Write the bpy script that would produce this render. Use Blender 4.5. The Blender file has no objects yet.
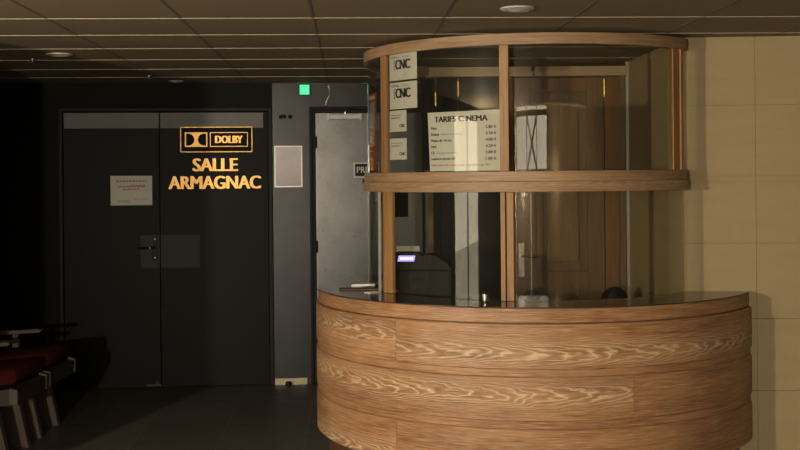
import bpy, bmesh, math, random
from mathutils import Vector, Matrix
random.seed(7)
SC = bpy.context.scene
COL = SC.collection
PI = math.pi
rad = math.radians

# ------------------------------------------------------------------ materials
def new_mat(name):
    m = bpy.data.materials.new(name); m.use_nodes = True
    nt = m.node_tree; nt.nodes.clear()
    out = nt.nodes.new('ShaderNodeOutputMaterial')
    return m, nt, out

def N(nt, typ, **kw):
    n = nt.nodes.new(typ)
    for k, v in kw.items():
        if k.startswith('i_'):
            key = k[2:]
            key = int(key) if key.isdigit() else key.replace('_', ' ')
            n.inputs[key].default_value = v
        else:
            setattr(n, k, v)
    return n

def math_n(nt, op, a, b=None, clamp=False):
    n = nt.nodes.new('ShaderNodeMath'); n.operation = op; n.use_clamp = clamp
    for i, v in enumerate((a, b)):
        if v is None: continue
        if isinstance(v, (int, float)): n.inputs[i].default_value = v
        else: nt.links.new(v, n.inputs[i])
    return n.outputs[0]

def mix_col(nt, fac, a, b):
    n = nt.nodes.new('ShaderNodeMix'); n.data_type = 'RGBA'
    for i, v in ((0, fac), (6, a), (7, b)):
        if isinstance(v, (int, float)): n.inputs[i].default_value = v
        elif isinstance(v, tuple): n.inputs[i].default_value = (*v, 1) if len(v) == 3 else v
        else: nt.links.new(v, n.inputs[i])
    return n.outputs[2]

def noise(nt, vec, scale, detail=3, rough=.55):
    n = N(nt, 'ShaderNodeTexNoise'); n.inputs['Scale'].default_value = scale
    n.inputs['Detail'].default_value = detail; n.inputs['Roughness'].default_value = rough
    nt.links.new(vec, n.inputs['Vector'])
    return n.outputs['Fac']

def coords(nt, kind='Object', scale=(1, 1, 1), loc=(0, 0, 0)):
    tc = N(nt, 'ShaderNodeTexCoord'); mp = N(nt, 'ShaderNodeMapping')
    mp.inputs['Scale'].default_value = scale; mp.inputs['Location'].default_value = loc
    nt.links.new(tc.outputs[kind], mp.inputs['Vector'])
    return mp.outputs['Vector']

def principled(nt, out, color, rough=.5, metal=0.0, spec=.5, bump=None, bump_d=.002, bump_s=.3, coat=0):
    p = N(nt, 'ShaderNodeBsdfPrincipled')
    if isinstance(color, tuple): p.inputs['Base Color'].default_value = (*color, 1)
    else: nt.links.new(color, p.inputs['Base Color'])
    if isinstance(rough, (int, float)): p.inputs['Roughness'].default_value = rough
    else: nt.links.new(rough, p.inputs['Roughness'])
    p.inputs['Metallic'].default_value = metal
    p.inputs['Specular IOR Level'].default_value = spec
    p.inputs['Coat Weight'].default_value = coat
    if bump is not None:
        b = N(nt, 'ShaderNodeBump'); b.inputs['Distance'].default_value = bump_d
        b.inputs['Strength'].default_value = bump_s
        nt.links.new(bump, b.inputs['Height']); nt.links.new(b.outputs[0], p.inputs['Normal'])
    nt.links.new(p.outputs[0], out.inputs['Surface'])
    return p

def plain(name, color, rough=.5, metal=0.0, spec=.5, var=.12, nscale=14, bump_s=.15, scale=(1, 1, 1)):
    m, nt, out = new_mat(name)
    v = coords(nt, 'Object', scale)
    f = noise(nt, v, nscale, 4)
    a = tuple(c * (1 - var) for c in color); b = tuple(min(1, c * (1 + var)) for c in color)
    c = mix_col(nt, f, a, b)
    principled(nt, out, c, rough, metal, spec, bump=f, bump_s=bump_s)
    return m

def emit(name, color, strength):
    m, nt, out = new_mat(name)
    e = N(nt, 'ShaderNodeEmission'); e.inputs[0].default_value = (*color, 1); e.inputs[1].default_value = strength
    nt.links.new(e.outputs[0], out.inputs['Surface'])
    return m

def glass_mat(name, tint, refl=1.0, rough=.0, dust=.0):
    m, nt, out = new_mat(name)
    t = N(nt, 'ShaderNodeBsdfTransparent'); t.inputs[0].default_value = (*tint, 1)
    g = N(nt, 'ShaderNodeBsdfGlossy'); g.inputs['Roughness'].default_value = rough
    g.inputs[0].default_value = (refl, refl, refl, 1)
    fr = N(nt, 'ShaderNodeFresnel'); geo = N(nt, 'ShaderNodeNewGeometry')      # same reflectance from both faces of a pane
    nt.links.new(math_n(nt, 'SUBTRACT', 1.5, math_n(nt, 'MULTIPLY', geo.outputs['Backfacing'], 1.5 - 1 / 1.5)), fr.inputs['IOR'])
    mx = N(nt, 'ShaderNodeMixShader')
    nt.links.new(fr.outputs[0], mx.inputs[0]); nt.links.new(t.outputs[0], mx.inputs[1]); nt.links.new(g.outputs[0], mx.inputs[2])
    res = mx.outputs[0]
    if dust:
        d = N(nt, 'ShaderNodeBsdfDiffuse'); d.inputs[0].default_value = (.7, .65, .55, 1)
        v = coords(nt, 'Object', (3, 3, 1.2))
        f = noise(nt, v, 4, 5, .65)
        f = math_n(nt, 'MULTIPLY', f, dust)
        m2 = N(nt, 'ShaderNodeMixShader')
        nt.links.new(f, m2.inputs[0]); nt.links.new(res, m2.inputs[1]); nt.links.new(d.outputs[0], m2.inputs[2])
        res = m2.outputs[0]
    nt.links.new(res, out.inputs['Surface'])
    return m

def limed_oak(name, dark, base, light, kind='UV', freq=11.0, curve=1100.0, swap=False, lime=1.0, rough=.5):
    """cerused oak: cathedral figure from parabolic contours, streaky pores"""
    m, nt, out = new_mat(name)
    tc = N(nt, 'ShaderNodeTexCoord')
    sep = N(nt, 'ShaderNodeSeparateXYZ')
    nt.links.new(tc.outputs[kind], sep.inputs[0])
    if kind == 'UV': u, v, w = sep.outputs[0], sep.outputs[1], 0.0
    else: u, v, w = sep.outputs[2], sep.outputs[0], sep.outputs[1]      # grain along z
    def vec(su, sv, sw=1.0, off=0.0):
        c = N(nt, 'ShaderNodeCombineXYZ')
        nt.links.new(math_n(nt, 'ADD', math_n(nt, 'MULTIPLY', u, su), off), c.inputs[0])
        nt.links.new(math_n(nt, 'MULTIPLY', v, sv), c.inputs[1])
        if isinstance(w, float): c.inputs[2].default_value = 0
        else: nt.links.new(math_n(nt, 'MULTIPLY', w, sw), c.inputs[2])
        return c.outputs[0]
    warp = noise(nt, vec(2.2, 9, 9), 1.0, 3, .6)
    warp2 = noise(nt, vec(14, 40, 40, 3.0), 1.0, 2, .5)
    v2 = math_n(nt, 'MULTIPLY', math_n(nt, 'MULTIPLY', v, v), curve)
    fld = math_n(nt, 'ADD', math_n(nt, 'MULTIPLY', u, freq), v2)
    fld = math_n(nt, 'ADD', fld, math_n(nt, 'MULTIPLY', warp, 7.0))
    fld = math_n(nt, 'ADD', fld, math_n(nt, 'MULTIPLY', warp2, .9))
    fr = math_n(nt, 'FRACT', fld)
    tri = math_n(nt, 'MULTIPLY', math_n(nt, 'ABSOLUTE', math_n(nt, 'SUBTRACT', fr, .5)), 2.0)
    ring = math_n(nt, 'POWER', tri, 2.6)
    # rings fade away from the figure's axis into plain straight grain
    av = math_n(nt, 'ABSOLUTE', v)
    fade = math_n(nt, 'SUBTRACT', 1.0, math_n(nt, 'MULTIPLY', av, 11.0), True)
    big = noise(nt, vec(1.1, 3.5, 3.5, 9.0), 1.0, 2, .5)
    ring = math_n(nt, 'MULTIPLY', ring, math_n(nt, 'MULTIPLY', fade, math_n(nt, 'MULTIPLY', big, 1.9, True)))
    pores = noise(nt, vec(9, 330, 330, 5.0), 1.0, 3, .6)
    pores2 = noise(nt, vec(3, 90, 90, 1.0), 1.0, 3, .6)
    tone = noise(nt, vec(.9, 7, 7, 21.0), 1.0, 3, .6)
    ramp = N(nt, 'ShaderNodeValToRGB'); nt.links.new(tone, ramp.inputs[0])
    ramp.color_ramp.elements[0].position = .33; ramp.color_ramp.elements[0].color = (*dark, 1)
    ramp.color_ramp.elements[1].position = .68; ramp.color_ramp.elements[1].color = (*base, 1)
    c = ramp.outputs[0]
    st = math_n(nt, 'MULTIPLY', math_n(nt, 'SUBTRACT', pores, .42, True), 1.6 * lime, True)
    c = mix_col(nt, st, c, light)
    st2 = math_n(nt, 'MULTIPLY', math_n(nt, 'SUBTRACT', pores2, .48, True), 2.4, True)
    c = mix_col(nt, st2, c, tuple(x * .55 for x in dark))
    c = mix_col(nt, math_n(nt, 'MULTIPLY', ring, .9 * lime, True), c, light)
    principled(nt, out, c, rough, 0, .4, bump=pores, bump_d=.0006, bump_s=.25)
    return m

M = {}
M['counter_oak'] = limed_oak('limed oak veneer', (.20, .076, .025), (.39, .192, .078), (.72, .55, .37), freq=8.0, curve=900, rough=.4)
M['rail_oak'] = limed_oak('oak rail', (.20, .11, .052), (.33, .205, .11), (.52, .39, .25), curve=200, lime=.9)
M['post_oak'] = limed_oak('oak post', (.25, .12, .042), (.38, .205, .078), (.48, .30, .15), kind='Object', curve=100, lime=.5)
M['door_oak'] = limed_oak('brown door oak', (.13, .072, .035), (.20, .116, .06), (.30, .195, .11), kind='Object', curve=60, freq=5, lime=.5)
M['frame_oak'] = limed_oak('door frame oak', (.17, .075, .026), (.24, .115, .045), (.30, .17, .08), kind='Object', curve=60, lime=.3)
M['groove'] = limed_oak('dark oak groove', (.10, .042, .016), (.17, .075, .03), (.22, .12, .06), curve=100, lime=.3)
M['plinth'] = plain('counter plinth', (.10, .05, .022), .5)
M['laminate'] = plain('dark brown laminate top', (.055, .036, .024), .12, 0, .6, var=.15, nscale=30, bump_s=.02)
M['glass'] = glass_mat('booth glass', (.90, .90, .86), 1.0, .0, dust=.013)
M['window_glass'] = glass_mat('window glass', (.94, .95, .94), 1.0)

def stone_mat():
    m, nt, out = new_mat('beige travertine cladding')
    v = coords(nt, 'Object', (1, 1, 6)); v1 = coords(nt, 'Object', (1, 1, 1)); v3 = coords(nt, 'Object', (5, 5, 40))
    a = noise(nt, v, 3, 6, .65); b = noise(nt, v1, 1.3, 3); d = noise(nt, v3, 4, 4, .7)
    c = mix_col(nt, a, (.285, .218, .115), (.39, .303, .172))
    c = mix_col(nt, math_n(nt, 'MULTIPLY', b, .35), c, (.34, .26, .14))
    pit = math_n(nt, 'MULTIPLY', math_n(nt, 'SUBTRACT', d, .60, True), 3.0, True)
    c = mix_col(nt, pit, c, (.25, .186, .10))
    principled(nt, out, c, .6, 0, .35, bump=d, bump_s=.2, bump_d=.001)
    return m
M['stone'] = stone_mat()

def ceiling_mat():
    m, nt, out = new_mat('brown mineral fibre ceiling tile')
    v = coords(nt, 'Object', (1, 1, 1)); f = noise(nt, v, 120, 3, .7); g = noise(nt, coords(nt, 'Object', (30, 3, 1)), 3, 4)
    c = mix_col(nt, f, (.19, .15, .093), (.29, .23, .15))
    c = mix_col(nt, math_n(nt, 'MULTIPLY', g, .3), c, (.20, .15, .095))
    principled(nt, out, c, .85, 0, .2, bump=f, bump_s=.3, bump_d=.001)
    return m
M['ceiling'] = ceiling_mat()
M['bar_light'] = plain('pale ceiling cross bar', (.42, .34, .23), .6)
M['joint'] = plain('ceiling joint', (.13, .10, .07), .9)

def floor_mat():
    m, nt, out = new_mat('dark slate floor tile')
    v = coords(nt, 'Object')
    br = N(nt, 'ShaderNodeTexBrick'); br.offset = 0; br.squash = 1
    br.inputs['Scale'].default_value = 1; br.inputs['Brick Width'].default_value = .515; br.inputs['Row Height'].default_value = .515
    br.inputs['Mortar Size'].default_value = .004; br.inputs['Mortar Smooth'].default_value = .3
    br.inputs['Color1'].default_value = (.085, .082, .068, 1); br.inputs['Color2'].default_value = (.11, .10, .082, 1)
    br.inputs['Mortar'].default_value = (.19, .17, .135, 1)
    nt.links.new(v, br.inputs['Vector'])
    f = noise(nt, v, 6, 6, .65)
    c = mix_col(nt, math_n(nt, 'MULTIPLY', f, .6), br.outputs['Color'], (.065, .062, .053))
    r = math_n(nt, 'ADD', math_n(nt, 'MULTIPLY', f, .25), .33)
    principled(nt, out, c, r, 0, .4, bump=f, bump_s=.15, bump_d=.002)
    return m
M['floor'] = floor_mat()

def painted(name, a, b, rough, spec, nscale=5, scale=(1, 1, 1), bs=.12, metal=0):
    m, nt, out = new_mat(name)
    v = coords(nt, 'Object', scale)
    f = noise(nt, v, nscale, 6, .7); g = noise(nt, v, nscale * 9, 4, .7)
    c = mix_col(nt, f, a, b)
    r = math_n(nt, 'ADD', math_n(nt, 'MULTIPLY', g, .18), rough - .09)
    principled(nt, out, c, r, metal, spec, bump=g, bump_s=bs, bump_d=.0015)
    return m
M['black_wall'] = painted('matt black wall paint', (.004, .004, .0035), (.007, .007, .006), .6, .10)
M['black_door'] = painted('black door paint', (.003, .003, .0026), (.005, .005, .0043), .5, .12)
M['grey_metal'] = painted('gunmetal lacquered door', (.085, .087, .09), (.25, .253, .26), .30, .5, 4, bs=.12, metal=.9)
M['pier'] = painted('gunmetal wall paint', (.022, .0225, .024), (.055, .056, .059), .33, .5, 5, bs=.08, metal=.85)
M['dark_frame'] = painted('dark steel frame', (.006, .006, .006), (.011, .011, .011), .5, .15, 8)
M['gold'] = plain('polished gold letters', (.66, .40, .13), .47, 1.0, .5, var=.2, nscale=22, bump_s=.1)
M['brass'] = plain('brass', (.78, .60, .16), .25, 1.0, bump_s=.05)
M['sign_black'] = plain('black sign plate', (.003, .003, .003), .5, 0, .08)
M['strip'] = plain('grey translucent strip', (.13, .13, .125), .5, 0, .3, var=.1)
M['patch'] = plain('smoked push plate', (.016, .016, .0155), .5, 0, .2)
M['black_plastic'] = plain('black plastic', (.005, .005, .0055), .5, 0, .2)
M['chrome'] = plain('worn chrome', (.62, .6, .57), .25, 1.0, bump_s=.05)
M['silver'] = plain('silver grey paint', (.42, .42, .41), .4, .3)
M['white_paper'] = plain('white paper', (.68, .67, .64), .7, var=.05)
M['grey_paper'] = plain('off white paper', (.58, .56, .52), .7, var=.05)
M['dim_paper'] = plain('white notice paper', (.62, .61, .58), .7, var=.06)
M['ink'] = plain('black ink', (.012, .012, .012), .7)
M['grey_ink'] = plain('grey ink', (.20, .19, .18), .7)
M['red_ink'] = plain('red ink', (.50, .045, .03), .7)
M['olive_ink'] = plain('olive ink', (.45, .45, .25), .7)
M['orange_poster'] = plain('orange brown poster', (.30, .085, .022), .6, var=.35, nscale=9)
M['blue_poster'] = plain('pale blue poster panel', (.33, .40, .42), .6, var=.2)
M['poster_print'] = plain('glossy poster print', (.34, .29, .33), .16, 0, .9, var=.3, nscale=6, bump_s=.02)
M['poster_border'] = plain('poster silver border', (.60, .57, .53), .3, .3)
M['white_plastic'] = plain('white plastic', (.46, .44, .39), .4)
M['cream_skirting'] = plain('cream skirting tile', (.50, .42, .29), .45)
M['white_cable'] = plain('pale cable', (.75, .73, .68), .5)
M['exit'] = emit('green exit lamp', (.07, .72, .26), .8)
M['exit_core'] = emit('exit pictogram', (.14, .80, .36), .9)
M['lcd'] = emit('violet display', (.42, .36, 1.0), 1.0)
M['lcd_text'] = emit('white display digits', (.85, .85, 1.0), 1.2)
M['red_fabric'] = plain('dark red upholstery', (.055, .005, .0035), .9, 0, .15, var=.3, nscale=40, bump_s=.4)
M['seat_wood'] = plain('worn beech wood', (.10, .074, .056), .5, var=.25, nscale=8, scale=(2, 2, 14))
M['seat_board'] = plain('grey brown seat board', (.032, .028, .023), .6, var=.25, nscale=8)
M['leaflet_brown'] = plain('brown printed leaflet', (.11, .06, .035), .5, var=.4, nscale=20)
M['frost'] = plain('frosted lamp glass', (.55, .52, .45), .35)
M['pavement'] = plain('pale street paving', (.50, .47, .42), .8)
M['facade'] = plain('pale street facade', (.50, .43, .33), .8)
M['facade_dark'] = plain('facade shutter', (.16, .15, .14), .6)
M['mullion'] = plain('bronze window frame', (.05, .04, .03), .4, .3)

# ------------------------------------------------------------------ helpers
def obj(name, bm, mat, parent=None, loc=None, rotz=0, smooth=False):
    me = bpy.data.meshes.new(name)
    bmesh.ops.recalc_face_normals(bm, faces=bm.faces[:])
    bm.to_mesh(me); bm.free()
    if smooth:
        me.shade_smooth() if hasattr(me, 'shade_smooth') else None
        try: me.set_sharp_from_angle(angle=rad(smooth if isinstance(smooth, (int, float)) and smooth > 1 else 35))
        except Exception: pass
    me.materials.append(M[mat] if isinstance(mat, str) else mat)
    o = bpy.data.objects.new(name, me); COL.objects.link(o)
    if parent is not None: o.parent = parent
    if loc is not None: o.location = loc
    o.rotation_euler.z = rotz
    return o

def tag(o, label, cat=None, group=None, kind=None):
    if label: o['label'] = label
    if cat: o['category'] = cat
    if group: o['group'] = group
    if kind: o['kind'] = kind
    return o

def thing(name, label, cat, loc=(0, 0, 0), rotz=0, group=None):
    o = bpy.data.objects.new(name, None); COL.objects.link(o)
    o.location = loc; o.rotation_euler.z = rotz; o.empty_display_size = .1
    return tag(o, label, cat, group)

def struct(name, bm, mat, label, parent=None, loc=None, rotz=0):
    o = obj(name, bm, mat, parent, loc, rotz)
    return tag(o, label, None, None, 'structure')

def copy_tree(o, parent=None):
    c = o.copy(); COL.objects.link(c)
    if parent is not None: c.parent = parent
    for ch in list(o.children): copy_tree(ch, c)
    return c

def box(bm, x0, x1, y0, y1, z0, z1, bev=0.0, mat=None):
    r = bmesh.ops.create_cube(bm, size=1.0)
    vs = r['verts']
    bmesh.ops.scale(bm, vec=(abs(x1 - x0), abs(y1 - y0), abs(z1 - z0)), verts=vs)
    bmesh.ops.translate(bm, vec=((x0 + x1) / 2, (y0 + y1) / 2, (z0 + z1) / 2), verts=vs)
    if bev > 0:
        es = list({e for v in vs for e in v.link_edges})
        g = bmesh.ops.bevel(bm, geom=es, offset=bev, segments=2, profile=.6, affect='EDGES')
        vs = list({v for f in g['faces'] for v in f.verts} | {v for v in vs if v.is_valid})
    if mat is not None: bmesh.ops.transform(bm, matrix=mat, verts=[v for v in vs if v.is_valid])
    return vs

def cyl(bm, p0, p1, r0, r1=None, n=20):
    r1 = r0 if r1 is None else r1
    p0 = Vector(p0); p1 = Vector(p1); d = p1 - p0
    q = d.to_track_quat('Z', 'Y').to_matrix().to_4x4()
    bmesh.ops.create_cone(bm, cap_ends=True, segments=n, radius1=r0, radius2=r1, depth=d.length,
                          matrix=Matrix.Translation((p0 + p1) / 2) @ q)

def lathe(bm, prof, n=32, c=(0, 0, 0)):
    rings = []
    for r, z in prof:
        rings.append([bm.verts.new((c[0] + r * math.cos(2 * PI * i / n), c[1] + r * math.sin(2 * PI * i / n), c[2] + z)) for i in range(n)])
    for a, b in zip(rings, rings[1:]):
        for i in range(n):
            bm.faces.new((a[i], a[(i + 1) % n], b[(i + 1) % n], b[i]))
    if prof[0][0] > 1e-5: bm.faces.new(rings[0][::-1])
    if prof[-1][0] > 1e-5: bm.faces.new(rings[-1])

def tube(bm, pts, r, n=8):
    pts = [Vector(p) for p in pts]; prev = None
    for i, p in enumerate(pts):
        d = (pts[min(i + 1, len(pts) - 1)] - pts[max(i - 1, 0)]).normalized()
        q = d.to_track_quat('Z', 'Y')
        ring = [bm.verts.new(p + q @ Vector((r * math.cos(2 * PI * k / n), r * math.sin(2 * PI * k / n), 0))) for k in range(n)]
        if prev:
            for k in range(n): bm.faces.new((prev[k], prev[(k + 1) % n], ring[(k + 1) % n], ring[k]))
        else: bm.faces.new(ring[::-1])
        prev = ring
    bm.faces.new(prev)

def prism(bm, pts, y0, y1):
    """polygon in xz extruded along y"""
    a = [bm.verts.new((x, y0, z)) for x, z in pts]; b = [bm.verts.new((x, y1, z)) for x, z in pts]
    bm.faces.new(a); bm.faces.new(b[::-1])
    n = len(pts)
    for i in range(n): bm.faces.new((a[i], b[i], b[(i + 1) % n], a[(i + 1) % n]))

def arc(bm, r0, r1, z0, z1, a0, a1, step=1.5, uoff=0.0, v0=0.0, bev=0.0):
    """box section swept round the booth's axis; angle 0 faces the camera, degrees; UV = (arc length, height)"""
    n = max(2, int(abs(a1 - a0) / step)); uv = bm.loops.layers.uv.verify()
    if bev: sec = [(r0, z0), (r1 - bev, z0), (r1, z0 + bev), (r1, z1 - bev), (r1 - bev, z1), (r0, z1)]
    else: sec = [(r0, z0), (r1, z0), (r1, z1), (r0, z1)]
    rows = []
    for i in range(n + 1):
        a = rad(a0 + (a1 - a0) * i / n)
        rows.append([bm.verts.new((r * math.sin(a), -r * math.cos(a), z)) for r, z in sec])
    k = len(sec)
    def setuv(f, ii):
        for l in f.loops:
            for i in ii:
                if l.vert in rows[i]:
                    j = rows[i].index(l.vert); a = rad(a0 + (a1 - a0) * i / n)
                    l[uv].uv = (r1 * a + uoff, sec[j][1] - v0 + (r1 - sec[j][0]))
                    break
    for i in range(n):
        for j in range(k):
            f = bm.faces.new((rows[i][j], rows[i + 1][j], rows[i + 1][(j + 1) % k], rows[i][(j + 1) % k]))
            setuv(f, (i, i + 1))
    f = bm.faces.new(rows[0]); setuv(f, (0,)); f = bm.faces.new(rows[-1][::-1]); setuv(f, (n,))

_txt = {}
def text_mesh(s, height=None, width=None, bold=0.0, align='LEFT', ext=.0006, box_fit=None):
    """flat lettering as bmesh in the xz plane facing -y; scaled to a height (and width)"""
    cu = bpy.data.curves.new('t', 'FONT'); cu.body = s; cu.size = 1; cu.offset = 0; cu.extrude = .02; cu.resolution_u = 4
    o = bpy.data.objects.new('t', cu); COL.objects.link(o)
    dg = bpy.context.evaluated_depsgraph_get(); dg.update()
    me = bpy.data.meshes.new_from_object(o.evaluated_get(dg))
    bpy.data.objects.remove(o); bpy.data.curves.remove(cu)
    bm = bmesh.new(); bm.from_mesh(me); bpy.data.meshes.remove(me)
    if not bm.verts: return bm
    xs = [v.co.x for v in bm.verts]; ys = [v.co.y for v in bm.verts]
    sx = sy = height / (max(ys) - min(ys))
    if width: sx = width / (max(xs) - min(xs))
    ox = min(xs); oy = min(ys); W = (max(xs) - ox) * sx
    sh = {'LEFT': 0, 'CENTER': -W / 2, 'RIGHT': -W}[align]
    for v in bm.verts: v.co = Vector(((v.co.x - ox) * sx + sh, -ext if v.co.z > 0 else 0, (v.co.y - oy) * sy))
    bmesh.ops.remove_doubles(bm, verts=bm.verts[:], dist=1e-6)
    if bold:                                    # heavier weight: overlapped copies side by side
        me = bpy.data.meshes.new('t'); bm.to_mesh(me); e = bold * height
        for k in (-1, 1):
            n0 = len(bm.verts); bm.from_mesh(me); bm.verts.ensure_lookup_table()
            for v in bm.verts[n0:]: v.co.x += k * e; v.co.y *= 1 + .1 * k
        bpy.data.meshes.remove(me)
    return bm

def merge(bm, other, dx=0, dy=0, dz=0):
    bmesh.ops.translate(other, vec=(dx, dy, dz), verts=other.verts[:])
    me = bpy.data.meshes.new('m'); other.to_mesh(me); other.free(); bm.from_mesh(me); bpy.data.meshes.remove(me)

def bend(bm, r, a_mid):
    """wrap an xz-plane sheet (x = arc length from a_mid, y = outward is negative) round the booth axis"""
    for v in bm.verts:
        a = rad(a_mid) + v.co.x / r; rr = r - v.co.y
        v.co = Vector((rr * math.sin(a), -rr * math.cos(a), v.co.z))

def sheet(w, h, n=8, th=.0004):
    bm = bmesh.new()
    for i in range(n):
        box(bm, -w / 2 + w * i / n, -w / 2 + w * (i + 1) / n, 0, th, 0, h)
    bmesh.ops.remove_doubles(bm, verts=bm.verts[:], dist=1e-6)
    return bm

# ------------------------------------------------------------------ room shell
CEIL = 2.303
GRID = rad(2.35)
bm = bmesh.new(); box(bm, -5.2, 6.0, -11, 4.5, -.12, 0)
struct('floor', bm, 'floor', 'dark slate tiled floor', loc=(-.59, 7.1, 0), rotz=GRID)

bm = bmesh.new()
for i in range(-8, 8):
    for j in range(-9, 9):
        u0 = -.176 + .6 * i; v0 = 5.25 + .6 * j
        e, d = .0045, .006
        lo = [bm.verts.new((u0 + s * .6 + (e if s == 0 else -e), v0 + t * .6 + (e if t == 0 else -e), CEIL)) for s, t in ((0, 0), (1, 0), (1, 1), (0, 1))]
        hi = [bm.verts.new((u0 + s * .6 + (.001 if s == 0 else -.001), v0 + t * .6 + (.001 if t == 0 else -.001), CEIL + d)) for s, t in ((0, 0), (1, 0), (1, 1), (0, 1))]
        bm.faces.new(lo[::-1])
        for k in range(4): bm.faces.new((lo[k], lo[(k + 1) % 4], hi[(k + 1) % 4], hi[k]))
        bm.faces.new(hi)
box(bm, -5.0, 4.7, -.2, 10.7, CEIL + .0065, CEIL + .12)
struct('ceiling', bm, 'ceiling', 'ceiling of square brown tiles', rotz=GRID)
bm = bmesh.new()
for j in range(-9, 9): box(bm, -4.9, 4.6, 5.25 + .6 * j - .004, 5.25 + .6 * j + .004, CEIL - .0025, CEIL + .004)
struct('trim_2', bm, 'bar_light', 'pale cross bars between the ceiling tiles', rotz=GRID)
bm = bmesh.new()
for i in range(-8, 8): box(bm, -.176 + .6 * i - .006, -.176 + .6 * i + .006, -.15, 10.6, CEIL - .0015, CEIL + .004)
struct('trim_3', bm, 'joint', 'dark long bars between the ceiling tiles', rotz=GRID)

# back wall: origin at the right jamb of the double door, local x along the wall, -y into the room
BO = (-1.0, 8.77, 0); BA = math.atan(.1)
def bw(bm_name=None): pass
bm = bmesh.new()
box(bm, -3.6, -1.565, 0, .2, 0, CEIL + .05)
box(bm, -1.565, .03, 0, .2, 2.118, CEIL + .05)
box(bm, -1.565, .03, .16, .2, 0, 2.118)
struct('wall_back', bm, 'black_wall', 'matt black wall round the double door', loc=BO, rotz=BA)
bm = bmesh.new()
box(bm, .03, .31, 0, .2, 0, CEIL + .05)
box(bm, .31, 1.32, 0, .2, 2.122, CEIL + .05)
box(bm, .31, 1.32, .16, .2, 0, 2.122)
box(bm, 1.32, 5.4, 0, .2, 0, CEIL + .05)
struct('wall_back_right', bm, 'pier', 'gunmetal grey wall panel between and above the doors', loc=BO, rotz=BA)
bm = bmesh.new(); box(bm, .034, .279, -.012, 0, 0, .05, .002)
struct('baseboard_back', bm, 'cream_skirting', 'short cream skirting between the two doors', loc=BO, rotz=BA)

# stone wall on the right: corner with a return running back into the booth
SA = math.atan(-.07); SO = (1.505, 6.109, 0)
bm = bmesh.new()
rows = [0, .43, .81, 1.21, 1.535, 1.565, 1.94, CEIL]
offs = [.378] * 7
box(bm, 0, 2.75, .012, .3, 0, CEIL + .05)
for k, (z0, z1) in enumerate(zip(rows, rows[1:])):
    xs = [0]; x = offs[k]
    while x < 2.72: xs.append(x); x += .92
    xs.append(2.75)
    for a, b in zip(xs, xs[1:]):
        box(bm, a + (.0008 if a else 0), b - .0008, 0, .0125, z0 + .0008, z1 - .0008, .0008)
struct('wall_right', bm, 'stone', 'beige travertine slab wall', loc=SO, rotz=SA)
bm = bmesh.new()
prism_pts = None
a = [(1.505, 6.14), (1.468, 7.46), (1.62, 7.46), (1.66, 6.12)]
lo = [bm.verts.new((x, y, 0)) for x, y in a]; hi = [bm.verts.new((x, y, CEIL + .05)) for x, y in a]
bm.faces.new(lo[::-1]); bm.faces.new(hi)
for i in range(4): bm.faces.new((lo[i], lo[(i + 1) % 4], hi[(i + 1) % 4], hi[i]))
struct('wall_booth', bm, 'stone', 'beige stone return wall inside the booth')
bm = bmesh.new(); box(bm, .24, 2.7, -.014, 0, 0, .095, .003)
struct('baseboard_right', bm, 'cream_skirting', 'cream skirting under the stone wall', loc=SO, rotz=SA)
bm = bmesh.new(); box(bm, 1.452, 1.470, 7.372, 7.388, 0.0, CEIL)
struct('trim_1', bm, 'silver', 'pale metal corner strip inside the booth')

# walls behind and beside the camera, with the daylight openings
bm = bmesh.new()
HI = 3.3
box(bm, -4.2, -2.0, -2.7, -2.5, 0, HI); box(bm, 1.0, 4.3, -2.7, -2.5, 0, HI)
box(bm, -2.0, 1.0, -2.7, -2.5, 3.0, HI)
box(bm, -4.2, -4.0, -2.5, -.5, CEIL + .05, HI); box(bm, 4.1, 4.3, -2.5, -.5, CEIL + .05, HI); box(bm, -4.2, 4.3, -.62, -.5, CEIL + .005, HI)
box(bm, -4.2, 4.3, -2.7, -.5, HI, HI + .1)
struct('wall_front', bm, 'stone', 'entrance wall with glazed doors')
bm = bmesh.new()
box(bm, -4.2, -4.0, -2.7, .9, 0, CEIL + .05); box(bm, -4.2, -4.0, 3.3, 5.3, 0, CEIL + .05)
box(bm, -4.2, -4.0, .9, 3.3, 0, .25); box(bm, -4.2, -4.0, .9, 3.3, 2.22, CEIL + .05)
struct('wall_left', bm, 'black_wall', 'dark side wall with shop window')
bm = bmesh.new()
box(bm, -4.2, -2.3, 5.25, 5.5, 0, CEIL + .05); box(bm, -4.2, -4.0, 5.5, 9.0, 0, CEIL + .05)  # unseen stub added to shade seats and double door, then plain side wall
struct('wall_shade_stub', bm, 'black_wall', 'unseen black wall stub added to shade the seats')
bm = bmesh.new(); box(bm, 4.1, 4.3, -2.7, 9.6, 0, CEIL + .05)
struct('wall_far_right', bm, 'black_wall', 'dark side wall')

def glazing(name, label, x0, x1, z0, z1, nx, zs, loc, rotz):
    r = thing(name, None, None, loc, rotz); r['kind'] = 'structure'; r['label'] = label
    bm = bmesh.new(); t = .035
    for k in range(nx + 1):
        x = x0 + (x1 - x0) * k / nx; box(bm, x - t, x + t, -.04, .04, z0, z1)
    for z in zs: box(bm, x0, x1, -.038, .038, z - t, z + t)
    obj('window_frame', bm, 'mullion', r)
    bm = bmesh.new(); box(bm, x0, x1, -.004, .004, z0, z1)
    obj('pane', bm, 'window_glass', r)
    return r
glazing('window_1', 'glazed transom over the street doors', -2.0, 1.0, 1.60, 3.0, 3, (1.63, 2.35, 2.97), (0, -2.6, 0), 0)
bm = bmesh.new()
for x0, x1 in ((-.98, .02), (.02, -.98)):
    cyl(bm, (x0, -2.55, 1.64), (x1, -2.55, 2.32), .05, n=10)
struct('trim_4', bm, 'mullion', 'crossed bars in the transom over the street doors')
bm = bmesh.new(); SLX = -.62
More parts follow.
